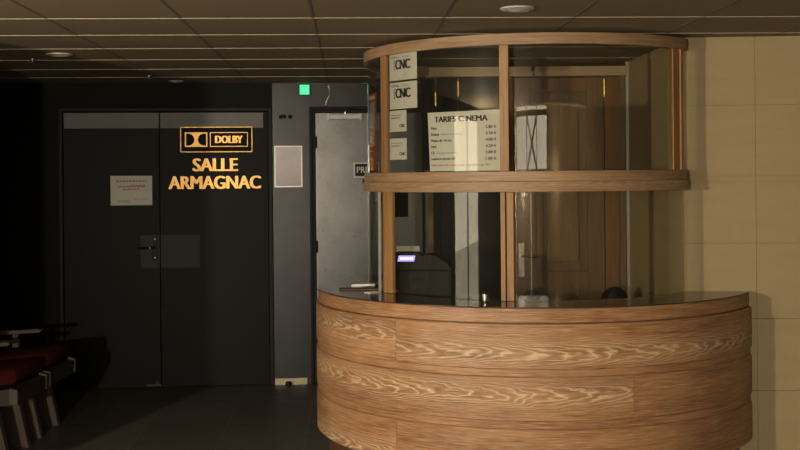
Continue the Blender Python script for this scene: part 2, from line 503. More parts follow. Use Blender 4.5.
box(bm, -2.0, SLX - .04, -2.62, -2.56, 0, 1.595); box(bm, SLX + .04, 1.0, -2.62, -2.56, 0, 1.595)
struct('door_4', bm, 'mullion', 'street doors with a narrow glazed gap')
bm = bmesh.new(); box(bm, SLX - .04, SLX + .04, -2.60, -2.592, 0, 1.595); struct('window_3', bm, 'window_glass', 'narrow pane between the street doors')
glazing('window_2', 'side shop window', -1.2, 1.2, .25, 2.22, 2, (.28, 2.19), (-4.1, 2.1, 0), rad(90))

bm = bmesh.new(); box(bm, -16, 12, -16, -2.72, -.2, -.03); box(bm, -16, -4.22, -2.72, 8, -.2, -.03)
struct('ground', bm, 'pavement', 'pale paved street outside')

# ------------------------------------------------------------------ doors in the back wall
def on_back(name, label, kind=None, cat=None, s=0, z=0, y=0, group=None):
    c, sn = math.cos(BA), math.sin(BA)
    o = bpy.data.objects.new(name, None); COL.objects.link(o); o.empty_display_size = .1
    o.location = (BO[0] + s * c - y * sn, BO[1] + s * sn + y * c, z); o.rotation_euler.z = BA
    return tag(o, label, cat, group, kind)

d1 = on_back('door_1', 'black double door to the auditorium', 'structure')
bm = bmesh.new()
box(bm, -1.563, -1.533, -.02, .10, 0, 2.116, .004); box(bm, -.002, .028, -.02, .10, 0, 2.116, .004)
box(bm, -1.533, -.002, -.02, .10, 2.088, 2.116, .004)
obj('door_frame', bm, 'dark_frame', d1)
leafs = []
for x0, x1 in ((-1.530, -.822), (-.818, -.005)):
    bm = bmesh.new(); box(bm, x0, x1, .0, .045, .006, 2.085, .003)
    lf = obj('door_leaf', bm, 'black_door', d1); leafs.append(lf)
    bm = bmesh.new(); box(bm, x0 + .006, x1 - (.035 if x1 > -.1 else .0), -.003, .0, 1.962, 2.078, .001)
    tag(obj('top_strip', bm, 'strip', lf), 'grey strip along the top of the leaf')
for (a, b, lf) in ((-.967, -.823, leafs[0]), (-.817, -.522, leafs[1])):
    bm = bmesh.new(); box(bm, a, b, -.003, 0, .905, 1.155, .001)
    obj('push_plate', bm, 'patch', lf)
bm = bmesh.new()
box(bm, -.877, -.840, -.010, -.003, .955, 1.165, .003)
obj('lock_plate', bm, 'black_plastic', leafs[0])
bm = bmesh.new()
cyl(bm, (-.858, -.010, 1.062), (-.858, -.05, 1.062), .009)
tube(bm, [(-.858, -.05, 1.062), (-.875, -.055, 1.062), (-.93, -.055, 1.060), (-.985, -.052, 1.058)], .008)
obj('door_handle', bm, 'black_plastic', leafs[0], smooth=True)
bm = bmesh.new()
for z in (.985, 1.125): cyl(bm, (-.858, -.010, z), (-.858, -.018, z), .006, .005)
cyl(bm, (-.890, -.050, 1.062), (-.890, -.064, 1.062), .006)
tag(obj('lock_cylinder', bm, 'silver', leafs[0], smooth=True), 'chrome lock cylinders')
for z in (.22, 1.02, 1.82):
    bm = bmesh.new(); cyl(bm, (-.010, -.012, z - .045), (-.010, -.012, z + .045), .008); cyl(bm, (-.010, -.012, z + .045), (-.010, -.012, z + .053), .005)
    obj('hinge', bm, 'dark_frame', leafs[1], smooth=True)
bm = bmesh.new(); box(bm, -.93, -.82, -.006, 0, .012, .03, .001); box(bm, -.86, -.84, -.012, -.002, .03, .055, .002)
obj('floor_bolt', bm, 'seat_board', leafs[0])

d2 = on_back('door_2', 'gunmetal service door beside the booth', 'structure')
bm = bmesh.new()
box(bm, .311, .332, -.022, .10, 0, 2.12, .004); box(bm, .334, .355, -.012, .10, 0, 2.10, .004)
box(bm, 1.26, 1.318, -.02, .10, 0, 2.12, .004); box(bm, .332, 1.26, -.022, .10, 2.098, 2.12, .004); box(bm, .355, 1.26, -.012, .10, 2.078, 2.097, .003)
obj('door_frame', bm, 'dark_frame', d2)
bm = bmesh.new(); box(bm, .358, 1.257, .0, .045, .006, 2.075, .003)
lf2 = obj('door_leaf', bm, 'grey_metal', d2)
for z in (.22, 1.05, 1.85):
    bm = bmesh.new(); cyl(bm, (.362, -.010, z - .045), (.362, -.010, z + .045), .008); obj('hinge', bm, 'dark_frame', lf2, smooth=True)
bm = bmesh.new(); box(bm, .458, .705, -.05, 0, 2.022, 2.062, .006); box(bm, .452, .466, -.054, 0, 2.016, 2.068, .003); box(bm, .697, .711, -.054, 0, 2.016, 2.068, .003)
cl = obj('door_closer', bm, 'silver', lf2)
bm = bmesh.new(); tube(bm, [(.585, -.03, 2.062), (.585, -.032, 2.085), (.60, -.075, 2.095), (.63, -.05, 2.100)], .008); cyl(bm, (.63, -.055, 2.092), (.63, -.025, 2.106), .012)
obj('closer_arm', bm, 'chrome', cl, smooth=True)

# ------------------------------------------------------------------ signs on the back wall
t = on_back('audio_sign', 'black and gold surround sound plate above the lettering on the right leaf', cat='sign', s=-.3925, z=1.874, y=-.001)
bm = bmesh.new(); box(bm, -.27, .27, -.008, 0, -.096, .096, .002); obj('plate', bm, 'sign_black', t)
def frame_bm(x0, x1, z0, z1, w, y0, y1):
    bm = bmesh.new()
    box(bm, x0, x1, y0, y1, z0, z0 + w); box(bm, x0, x1, y0, y1, z1 - w, z1)
    box(bm, x0, x0 + w, y0, y1, z0 + w, z1 - w); box(bm, x1 - w, x1, y0, y1, z0 + w, z1 - w)
    return bm
obj('plate_border', frame_bm(-.27, .27, -.096, .096, .0055, -.011, -.008), 'gold', t)
bm = bmesh.new(); box(bm, -.236, -.068, -.010, -.008, -.055, .055); obj('emblem', bm, 'gold', t)
for sgn in (-1, 1):
    bm = bmesh.new(); c0 = -.152 + sgn * .075
    pts = [(c0, -.046), (c0, .046)] + [(c0 - sgn * (.016 + .046 * math.cos(th)), .046 * math.sin(th)) for th in [PI / 2 - PI * i / 14 for i in range(15)]]
    prism(bm, pts if sgn > 0 else pts[::-1], -.012, -.0101)
    tag(obj('emblem_letter', bm, 'sign_black', t), 'black D shape in the gold emblem')
obj('name_border', frame_bm(-.048, .236, -.055, .055, .005, -.010, -.008), 'gold', t)
bm = text_mesh('DOLBY', .056, .20, .09, 'CENTER', .002); bmesh.ops.translate(bm, vec=(.094, -.0081, -.0275), verts=bm.verts[:])
obj('name_letters', bm, 'gold', t)

t = on_back('hall_lettering', 'gold stuck-on letters reading SALLE ARMAGNAC on the right leaf', cat='lettering', s=-.405, z=1.5, y=-.0005)
for wd, x0, x1, z0, z1 in (('SALLE', -.162, .167, .134, .232), ('ARMAGNAC', -.345, .340, .0, .098)):
    x = x0
    bm = text_mesh(wd, z1 - z0, x1 - x0, .065, 'LEFT', .004); bmesh.ops.translate(bm, vec=(x0, 0, z0), verts=bm.verts[:])
    tag(obj('word', bm, 'gold', t), 'the word ' + wd)

def line_parts(name, rows, mat, parent, y=-.0006):
    for r in rows:
        bm = bmesh.new(); lines(bm, [r], y); obj(name, bm, mat, parent)
def lines(bm, rows, y=-.0006):
    for x0, x1, z, h in rows:
        x = x0
        while x < x1:
            w = random.uniform(.012, .03); box(bm, x, min(x + w, x1), y - .0004, y, z, z + h); x += w + .006
t = on_back('paper_notice', 'white paper notice taped on the left leaf of the black double door', cat='notice', s=-1.03, z=1.382, y=-.0005)
bm = bmesh.new(); box(bm, -.154, .154, -.0006, 0, 0, .222); obj('sheet', bm, 'dim_paper', t)
line_parts('text_line', [(-.11, .11, .176, .012), (-.10, .10, .136, .009), (-.06, -.02, .115, .009), (.02, .125, .044, .004)], 'grey_ink', t)
line_parts('red_text', [(-.01, .10, .146, .007), (-.02, .065, .118, .008)], 'red_ink', t, -.0011)
bm = bmesh.new(); lines(bm, [(-.10, -.02, .02, .02)]); obj('stamp', bm, 'olive_ink', t)

t = on_back('framed_poster', 'small glossy framed poster on the grey panel left of the service door', cat='poster', s=.149, z=1.508, y=0)
obj('frame', frame_bm(-.106, .106, 0, .315, .008, -.012, 0), 'poster_border', t)
bm = bmesh.new(); box(bm, -.098, .098, -.008, 0, .008, .307); obj('print', bm, 'poster_print', t)

t = on_back('exit_sign', 'small green lit exit sign above the grey panel', cat='exit sign', s=.276, z=2.212, y=0)
bm = bmesh.new(); box(bm, -.042, .042, -.03, 0, -.004, .080, .003); obj('housing', bm, 'dark_frame', t)
bm = bmesh.new(); box(bm, -.037, .037, -.033, -.03, 0, .075, .001); obj('lit_face', bm, 'exit', t)
bm = bmesh.new(); box(bm, -.020, .020, -.035, -.0331, .022, .052, .004); obj('pictogram', bm, 'exit_core', t)

t = on_back('private_sign', 'dark PRIVE plate on the grey service door, half behind the booth', cat='sign', s=.745, z=1.587, y=0)
bm = bmesh.new(); box(bm, -.100, .100, -.003, 0, -.012, .106, .001); obj('backing', bm, 'white_plastic', t)
bm = bmesh.new(); box(bm, -.086, .090, -.006, -.003, 0, .094, .001); obj('plate', bm, 'black_plastic', t)
bm = text_mesh('PRIVE', .048, .145, .02, 'CENTER', .001); bmesh.ops.translate(bm, vec=(0, -.0061, .024), verts=bm.verts[:]); obj('letters', bm, 'silver', t)
bm = bmesh.new(); box(bm, -.03, .03, -.006, 0, 0, .04, .002); cyl(bm, (0, -.006, .02), (0, -.012, .02), .012)
o = obj('bell_push', bm, 'black_plastic', None, smooth=True); q = on_back('x', None, s=.745, z=1.525, y=0)
o.location = q.location; o.rotation_euler.z = BA; bpy.data.objects.remove(q)
tag(o, 'little dark bell push under the PRIVE plate', 'bell push')

bm = bmesh.new()
for cx, rx in ((-.036, .016), (-.006, .013), (.036, .017)):
    pts = [(cx + rx * random.uniform(.75, 1.15) * math.cos(2 * PI * i / 12), .020 * random.uniform(.7, 1.1) * math.sin(2 * PI * i / 12)) for i in range(12)]
    prism(bm, pts, -.001, 0)
prism(bm, [(-.04, .014), (.0, .018), (.0, .010), (-.04, .006)], -.0012, 0)
q = on_back('x', None, s=.13, z=2.044, y=0)
o = obj('sticker_remnant', bm, 'sign_black'); o.location = q.location; o.rotation_euler.z = BA; bpy.data.objects.remove(q)
tag(o, 'dark torn sticker remnant above the framed poster', 'sticker')

bm = bmesh.new()
tube(bm, [(.02, -.006, .303 - .002), (.018, -.007, .28), (.028, -.006, .255), (.024, -.006, .20), (.006, -.006, .17), (-.004, -.006, .135)], .0045)
q = on_back('x', None, s=.44, z=2.0, y=0)
o = obj('cable', bm, 'white_cable', smooth=True); o.location = q.location; o.rotation_euler.z = BA; bpy.data.objects.remove(q)
tag(o, 'pale cable hanging from the ceiling above the service door', 'cable')
bm = bmesh.new(); lathe(bm, [(.022, 0), (.022, .02), (.016, .03), (.0001, .032)], 16)
q = on_back('x', None, s=.135, z=0, y=-.045)
o = obj('door_stop', bm, 'black_plastic', smooth=True); o.location = q.location; bpy.data.objects.remove(q)
tag(o, 'small black door stop on the floor before the cream skirting', 'door stop')

# ------------------------------------------------------------------ ceiling fittings
def downlight(x, y, r, label):
    t = thing('downlight', label, 'ceiling light', (x, y, CEIL), 0, 'recessed ceiling lights')
    bm = bmesh.new(); lathe(bm, [(r * .62, -.001), (r * .66, -.012), (r, -.006), (r, 0)], 36)
    bm2 = bmesh.new(); lathe(bm2, [(r * .60, -.001), (r * .60, -.008), (r * .40, -.014), (.0001, -.016)], 36)
    obj('trim_ring', bm, 'white_plastic', t, smooth=True); obj('diffuser', bm2, 'frost', t, smooth=True)
downlight(.516, 4.99, .075, 'round white recessed light in the ceiling nearest the booth front')
downlight(-1.96, 6.64, .075, 'round recessed light in the dim ceiling above the red seats')
downlight(-1.65, 8.51, .055, 'round recessed light in the dark ceiling close to the double door')
for x, y, lab in ((-2.2, 6.9, 'tiny ceiling sprinkler left of the dim recessed light'), (-1.75, 8.05, 'tiny ceiling sprinkler in front of the double door')):
    bm = bmesh.new(); lathe(bm, [(.016, .005), (.016, 0), (.012, -.012), (.005, -.016), (.005, -.024), (.011, -.026), (.0001, -.028)], 14)
    tag(obj('sprinkler', bm, 'chrome', loc=(x, y, CEIL), smooth=True), lab, 'sprinkler')

# ------------------------------------------------------------------ ticket counter
AX = (.765, 6.62, 0)
counter = thing('ticket_counter', 'curved limed oak ticket counter under the glass booth', 'counter', (AX[0] - .018, AX[1], 0))
AL, AR = -103, 63.0
RC = 1.222
def plank_row(z0, z1, r0, r1, planks, bev=.004):
    for a0, a1, uoff, v0 in planks:
        bm = bmesh.new(); arc(bm, r0, r1, z0, z1, a0 + .04, a1 - .04, 1.2, uoff, v0, bev)
        obj('front_panel', bm, 'counter_oak', counter, smooth=30)
bm = bmesh.new()
arc(bm, RC - .04, RC - .002, .882, .950, AL, AR, 1.2, 7.3, 1.05, .003)
obj('top_band', bm, 'counter_oak', counter, smooth=30)
A405, A606 = -39.0, 16.5
plank_row(.664, .878, RC - .03, RC + .010, [(AL, A405, 2.0, .80), (A405, AR, 14.6, .735)])
plank_row(.421, .629, RC - .03, RC + .010, [(AL, A606, 31.0, .545), (A606, AR, 45.2, .30)])
plank_row(.178, .383, RC - .03, RC + .010, [(AL, A405, 60.0, .20), (A405, AR, 71.4, .05)])
for z0, z1 in ((.629, .664), (.383, .421)):
    bm = bmesh.new(); arc(bm, RC - .03, RC + .002, z0 + .001, z1 - .001, AL, AR, 1.2, 3.3 + z0 * 10, .5)
    obj('groove_strip', bm, 'counter_oak', counter, smooth=30)
bm = bmesh.new(); arc(bm, RC - .03, RC - .006, .8785, .8815, AL, AR, 1.2); obj('shadow_gap', bm, 'groove', counter, smooth=30)
bm = bmesh.new(); arc(bm, RC - .10, RC - .055, 0, .177, AL, AR - .5, 1.2); obj('plinth', bm, 'plinth', counter, smooth=30)
bm = bmesh.new(); arc(bm, .915, RC, .9505, .956, AL, AR, 1.2); obj('countertop', bm, 'laminate', counter, smooth=30)
bm = bmesh.new(); arc(bm, .50, RC - .035, .740, .770, AL, AR - 9, 1.2); obj('inner_desk', bm, 'door_oak', counter, smooth=30)
bm = bmesh.new()
aa = rad(AL)
for r0, r1 in ((.56, RC - .032),):
    p0 = Vector((r0 * math.sin(aa), -r0 * math.cos(aa), 0)); p1 = Vector((r1 * math.sin(aa), -r1 * math.cos(aa), 0))
    d = (p1 - p0).normalized(); nrm = Vector((-d.y, d.x, 0)) * -.02
    vs = [bm.verts.new(p + Vector((0, 0, z))) for z in (0.002, .9495) for p in (p0, p1, p1 + nrm, p0 + nrm)]
    for f in ((0, 1, 2, 3), (7, 6, 5, 4), (0, 4, 5, 1), (1, 5, 6, 2), (2, 6, 7, 3), (3, 7, 4, 0)): bm.faces.new([vs[i] for i in f])
obj('end_panel', bm, 'plinth', counter)

# ------------------------------------------------------------------ glazed booth above the counter
booth = thing('ticket_booth', 'round glazed ticket booth with oak rails and posts', 'ticket booth', (AX[0] + .006, AX[1], 0))
R = .975; GR = .958; AE = 47.1; ABK = -141
def rail(name, z0, z1, r0, r1, a0, a1, uoff, v0):
    bm = bmesh.new(); arc(bm, r0, r1, z0, z1, a0, a1, 1.2, uoff, v0, .002); return obj(name, bm, 'rail_oak', booth, smooth=30)
rail('top_rail', 2.224, 2.280, R - .045, R, ABK, AE, 90, 2.0)
rail('middle_rail', 1.5475, 1.5985, R - .045, R, -118, AE, 101, 1.45)
rail('middle_rail', 1.496, 1.547, R - .05, R + .007, -118, AE, 113.3, 1.60)
def post(z0, z1, amid, w, d=.026, r=R - .004):
    bm = bmesh.new(); box(bm, -w / 2, w / 2, 0, d, z0, z1, .003)
    a = rad(amid); mt = Matrix.Translation((r * math.sin(a), -r * math.cos(a), 0)) @ Matrix.Rotation(a, 4, 'Z')
    bm.transform(mt); return obj('post', bm, 'post_oak', booth)
def slim(z0, z1, a, w, **k): post(z0, z1, a, w, **k)
post(1.599, 2.2235, -62.4, .048); post(1.599, 2.2235, -15.2, .046)
post(1.599, 2.2235, 45.2, .022); post(1.599, 2.2235, 42.6, .050, r=R - .012)
post(.957, 1.4955, -62.2, .030); post(.957, 1.4955, -59.7, .054, r=R - .008)
post(.957, 1.4955, -15.8, .024); post(.957, 1.4955, -13.7, .036, r=R - .008)
def pane(z0, z1, a0, a1):
    bm = bmesh.new(); arc(bm, GR - .005, GR, z0, z1, a0, a1, 1.0); obj('glass_pane', bm, 'glass', booth, smooth=30)
for z0, z1, hi in ((1.599, 2.2235, True), (.957, 1.4955, False)):
    pane(z0, z1, -118, -63.0); pane(z0, z1, -61.0 if hi else -58.0, -16.4); pane(z0, z1, -12.2, 41.5 if hi else 46.8)
bm = bmesh.new(); arc(bm, GR - .008, GR + .004, .957, 1.4955, -68.2, -67.3, 1.0); obj('glazing_edge', bm, 'silver', booth)
# end piece returning from the arc to the stone corner
a = rad(AE); ex, ey = (R - .045) * math.sin(a), -(R - .045) * math.cos(a)
for z0, z1 in ((2.224, 2.280), (1.497, 1.598)):
    bm = bmesh.new(); box(bm, ex - .0, ex + .030, ey + .0, -.513, z0, z1); obj('rail_return', bm, 'rail_oak', booth)
# back frame of the booth
bm = bmesh.new(); box(bm, -.60, .70, .735, .775, 2.215, 2.276, .003); obj('back_rail', bm, 'rail_oak', booth)
bm = bmesh.new(); box(bm, -.60, -.56, .737, .773, 0, 2.214, .003); box(bm, -.085, -.045, .737, .773, 0, 2.214, .003); obj('back_post', bm, 'door_oak', booth)

# ------------------------------------------------------------------ wooden door inside the booth
d3 = bpy.data.objects.new('door_3', None); COL.objects.link(d3); d3.location = (0, 7.39, 0); tag(d3, 'brown wooden staff door inside the booth', None, None, 'structure')
bm = bmesh.new()
box(bm, 1.316, 1.405, -.015, .06, 0, 2.21, .003); box(bm, .690, .726, -.015, .06, 0, 2.21, .003); box(bm, .690, 1.405, -.015, .06, 2.211, 2.276, .003)
obj('door_frame', bm, 'frame_oak', d3)
bm = bmesh.new(); box(bm, 1.406, 1.45, -.005, .06, 0, 2.276, .002); obj('side_panel', bm, 'door_oak', d3)
bm = bmesh.new(); box(bm, .730, .868, 0, .04, .01, 2.206, .002); box(bm, 1.205, 1.312, 0, .04, .01, 2.206, .002)
lf3 = obj('door_leaf', bm, 'door_oak', d3)
bm = bmesh.new(); box(bm, .869, 1.204, .001, .039, 2.115, 2.205, .002); obj('top_rail', bm, 'frame_oak', lf3)
bm = bmesh.new(); box(bm, .869, 1.204, .001, .039, .875, .963, .002); obj('middle_rail', bm, 'frame_oak', lf3)
bm = bmesh.new(); box(bm, .869, 1.204, .014, .030, .964, 2.114); box(bm, .925, 1.150, .006, .014, 1.02, 2.06, .006); obj('door_panel', bm, 'door_oak', lf3)
bm = bmesh.new(); box(bm, .869, 1.204, .014, .030, .01, .874); obj('door_panel', bm, 'door_oak', lf3)
bm = bmesh.new(); box(bm, .757, .795, -.004, 0, .927, 1.146, .002); cyl(bm, (.776, -.004, .99), (.776, -.008, .99), .008)
pl = obj('lock_plate', bm, 'chrome', lf3)
bm = bmesh.new(); cyl(bm, (.776, -.004, 1.063), (.776, -.045, 1.063), .009); tube(bm, [(.776, -.045, 1.063), (.79, -.05, 1.063), (.86, -.05, 1.060), (.878, -.045, 1.059)], .008)
obj('door_handle', bm, 'chrome', lf3, smooth=True)
for z in (2.09, .25):
    bm = bmesh.new()
    for k in range(3): cyl(bm, (1.314, -.02, z + k * .036), (1.314, -.02, z + k * .036 + .033), .010)
    cyl(bm, (1.314, -.02, z - .012), (1.314, -.02, z), .006)
    obj('hinge', bm, 'brass', d3, smooth=True)
# dark folding screen behind the left half of the booth, with brass bars standing in for lamp reflections
scr = thing('folding_screen', 'dark panel behind the booth with two brass bars standing for lamp reflections', 'screen', (.14, 7.34, 0))
for x0, x1 in ((.0, .088), (.096, .232), (.240, .54)):
    bm = bmesh.new(); box(bm, x0, x1, 0, .03, 1.62, 2.205, .003); obj('leaf', bm, 'black_wall', scr)
bm = bmesh.new(); box(bm, .0, .02, .003, .028, .0, 1.619); box(bm, .52, .54, .003, .028, .0, 1.619); obj('leg', bm, 'black_wall', scr)
for x, z0, z1 in ((.092, 2.028, 2.108), (.236, 2.087, 2.177)):
    bm = bmesh.new(); cyl(bm, (x, -.012, z0), (x, -.012, z1), .010, n=16); cyl(bm, (x, -.012, z1), (x, -.012, z1 + .008), .006)
    obj('reflection_bar', bm, 'brass', scr, smooth=True)
bm = bmesh.new(); cyl(bm, (0, 0, 0), (0, -.03, 0), .016, .012); tube(bm, [(0, -.03, 0), (0, -.045, -.01), (0, -.042, -.035), (0, -.028, -.042)], .006)
tag(obj('coat_hook', bm, 'black_plastic', loc=(.857, 7.374, 2.262), smooth=True), 'small dark hook on the header above the booth door', 'hook')

# ------------------------------------------------------------------ notices on the booth glass
def on_glass(name, label, cat, amid, z, group=None):
    return thing(name, label, cat, (AX[0] + .006, AX[1], z), 0, group)
RI = GR - .0065
def bent(name, bm, mat, t, amid, dy=0.0):
    bmesh.ops.translate(bm, vec=(0, dy, 0), verts=bm.verts[:]); bend(bm, RI, amid); return obj(name, bm, mat, t)
for z, lab in ((2.085, 'white CNC sign on the booth glass, directly under the top rail'), (1.934, 'white CNC sign on the booth glass, lower one of the pair')):
    am = -52.6; w = .236; h = .141
    t = on_glass('cinema_sign', lab, 'sign', am, z, 'CNC signs on the booth glass')
    bent('sheet', sheet(w, h), 'white_paper', t, am)
    bm = text_mesh('CNC', .050, .122, .10, 'CENTER', .0005); box(bm, -.077, -.073, -.0005, 0, -.002, .049); box(bm, -.077, -.066, -.0005, 0, .044, .049); box(bm, -.077, -.066, -.0005, 0, -.002, .003)
    bmesh.ops.translate(bm, vec=(.004, 0, .058), verts=bm.verts[:]); bent('logo', bm, 'ink', t, am, -.0003)
    bm = text_mesh('cinéma', .014, .075, .02, 'LEFT', .0005); bmesh.ops.translate(bm, vec=(-.104, 0, .117), verts=bm.verts[:]); bent('heading', bm, 'grey_ink', t, am, -.0003)
    for r_ in ((.0, .06, .119, .006), (.02, .035, .030, .004)):
        bm = bmesh.new(); lines(bm, [r_], 0); bent('small_print', bm, 'silver', t, am, -.0003)
for z, lab in ((1.815, 'small white notice on the booth glass just below the CNC signs'), (1.667, 'small white notice on the booth glass just above the middle rail')):
    am = -55.2; w = .155; h = .112
    t = on_glass('small_notice', lab, 'notice', am, z, 'small notices on the booth glass')
    bent('sheet', sheet(w, h), 'white_paper', t, am)
    for r_ in ((-.06, .04, .085, .004), (-.06, .02, .069, .007)):
        bm = bmesh.new(); lines(bm, [r_], 0); bent('text_line', bm, 'grey_ink', t, am, -.0003)
    bm = text_mesh('CNC', .016, .048, .08, 'RIGHT', .0005); bmesh.ops.translate(bm, vec=(.066, 0, .022), verts=bm.verts[:]); bent('logo', bm, 'ink', t, am, -.0003)

am = -28.9; pw = .42; ph = .300
t = on_glass('price_list', 'white TARIFS CINEMA price list inside the booth glass', 'price list', am, 1.603)
bm = sheet(pw, ph, 16)
for v in bm.verts:
    v.co.x = v.co.x if v.co.x > 0 else v.co.x * (1 - .07 * (1 - v.co.z / ph)); v.co.y += .010 * math.exp(-((v.co.x - .025) / .025) ** 2) + .03 * max(0, -v.co.x / pw) ** 2
    if v.co.z > .1 and v.co.x > 0: v.co.z += .005 * v.co.x / pw * 2
def flex(bm):
    for v in bm.verts:
        v.co.y += .010 * math.exp(-((v.co.x - .025) / .025) ** 2) + .03 * max(0, -v.co.x / pw) ** 2 - .0006
    return bm
bent('sheet', bm, 'white_paper', t, am)
bm = text_mesh('TARIFS CINEMA', .029, .30, .08, 'CENTER', .0004); bmesh.ops.translate(bm, vec=(-.01, 0, .249), verts=bm.verts[:]); bent('title', flex(bm), 'ink', t, am)
ROWS = [('Plein', '', '5.80 €'), ('Réduit', '(moins de 18 ans, étudiants)', '4.70 €'), ('Moins de 14 ans', '', '4.00 €'),
        ('Midi', '', '4.20 €'), ('CE', '(sur présentation du carnet)', '3.80 €'), ('Supplément lunettes 3D', '', '1.00 €')]
small = []; bml = bmesh.new(); bmp = bmesh.new()
for k, (a_, b_, c_) in enumerate(ROWS):
    z = .212 - k * .0315
    tb = text_mesh(a_, .014, None, .05, 'LEFT', .0004); wx = max(v.co.x for v in tb.verts)
    lim = .15
    if wx > lim:
        for v in tb.verts: v.co.x *= lim / wx
        wx = lim
    merge(bml, tb, -.185, 0, z)
    if b_: small.append((b_, -.185 + wx + .012, z))
    merge(bmp, text_mesh(c_, .015, .055, .05, 'RIGHT', .0004), .185, 0, z)
bent('ticket_names', flex(bml), 'ink', t, am); 
for b_, x_, z_ in small:
    bm = text_mesh(b_, .011, .125, .0, 'LEFT', .0004); bmesh.ops.translate(bm, vec=(x_, 0, z_), verts=bm.verts[:]); bent('small_print', flex(bm), 'grey_ink', t, am)
bent('prices', flex(bmp), 'ink', t, am)
bm = text_mesh('Majoration de 1 euro pour les films en 3D', .014, .335, .02, 'LEFT', .0004); bmesh.ops.translate(bm, vec=(-.185, 0, .022), verts=bm.verts[:]); bent('red_line', flex(bm), 'red_ink', t, am)

am = -78.5
t = on_glass('orange_poster', 'orange brown poster with pale blue panel on the left curve of the booth', 'poster', am, 1.612)
bent('sheet', sheet(.26, .43), 'orange_poster', t, am, 0)
bm = sheet(.15, .24); bmesh.ops.translate(bm, vec=(.02, 0, .14), verts=bm.verts[:]); bent('picture', bm, 'blue_poster', t, am, -.0006)
bm = sheet(.2, .02); bmesh.ops.translate(bm, vec=(.0, 0, .395), verts=bm.verts[:]); bent('top_band', bm, 'white_paper', t, am, -.0006)
bm = sheet(.05, .22); bmesh.ops.translate(bm, vec=(.05, 0, 1.0), verts=bm.verts[:])
bm.free()

# ------------------------------------------------------------------ things in and on the booth
CT = .956; DK = .7712
t = thing('ticket_printer', 'black ticket terminal with violet lit display behind the booth glass', 'ticket machine', (.125, 6.31, DK), rad(-8))
bm = bmesh.new(); box(bm, -.155, .165, -.085, .09, 0, .300, .01); obj('body', bm, 'black_plastic', t)
bm = bmesh.new(); prism(bm, [(-.157, .301), (-.157, .385), (-.145, .392), (-.03, .390), (.0, .375), (.0, .301)], -.07, .06); obj('display_head', bm, 'black_plastic', t)
bm = bmesh.new(); prism(bm, [(.001, .301), (.004, .376), (.03, .382), (.075, .376), (.105, .355), (.14, .335), (.163, .301)], -.08, .085); obj('cover', bm, 'black_plastic', t)
bm = bmesh.new(); prism(bm, [(-.133, .345), (-.126, .377), (-.036, .377), (-.043, .345)], -.078, -.070); dsp = obj('display', bm, 'lcd', t)
for k in range(7):
    bm = bmesh.new(); box(bm, -.118 + k * .0105, -.111 + k * .0105, -.0795, -.078, .355, .368); obj('digit', bm, 'lcd_text', dsp)
bm = bmesh.new(); box(bm, -.05, .015, -.09, -.085, .245, .255, .001); obj('paper_slot', bm, 'dark_frame', t)
bm = bmesh.new(); box(bm, -.065, .065, -.0008, .0008, 0, .17); bmesh.ops.rotate(bm, matrix=Matrix.Rotation(rad(-14), 3, 'X'), verts=bm.verts[:])
tag(obj('paper_sheet', bm, 'grey_paper', loc=(.045, 6.50, DK + .246), rotz=rad(4)), 'grey white sheet standing behind the ticket terminal', 'paper')
bm = bmesh.new(); box(bm, -.075, .075, -.03, .03, 0, .245, .004)
tag(obj('paper_holder', bm, 'black_plastic', loc=(.045, 6.50, DK)), 'black box holding the sheet behind the ticket terminal', 'box')
t = thing('loudspeaker', 'black loudspeaker under the middle rail beside the left post', 'loudspeaker', (-.045, 6.33, 1.356), rad(-50))
bm = bmesh.new(); box(bm, -.07, .07, -.05, .06, 0, .135, .006); obj('cabinet', bm, 'black_plastic', t)
bm = bmesh.new(); cyl(bm, (0, -.05, .06), (0, -.054, .06), .05, .048, 28); obj('grille', bm, 'dark_frame', t)
bm = bmesh.new(); tube(bm, [(0, 0, .13), (0, .0, .17), (0, -.03, .19)], .008); obj('bracket', bm, 'dark_frame', t)

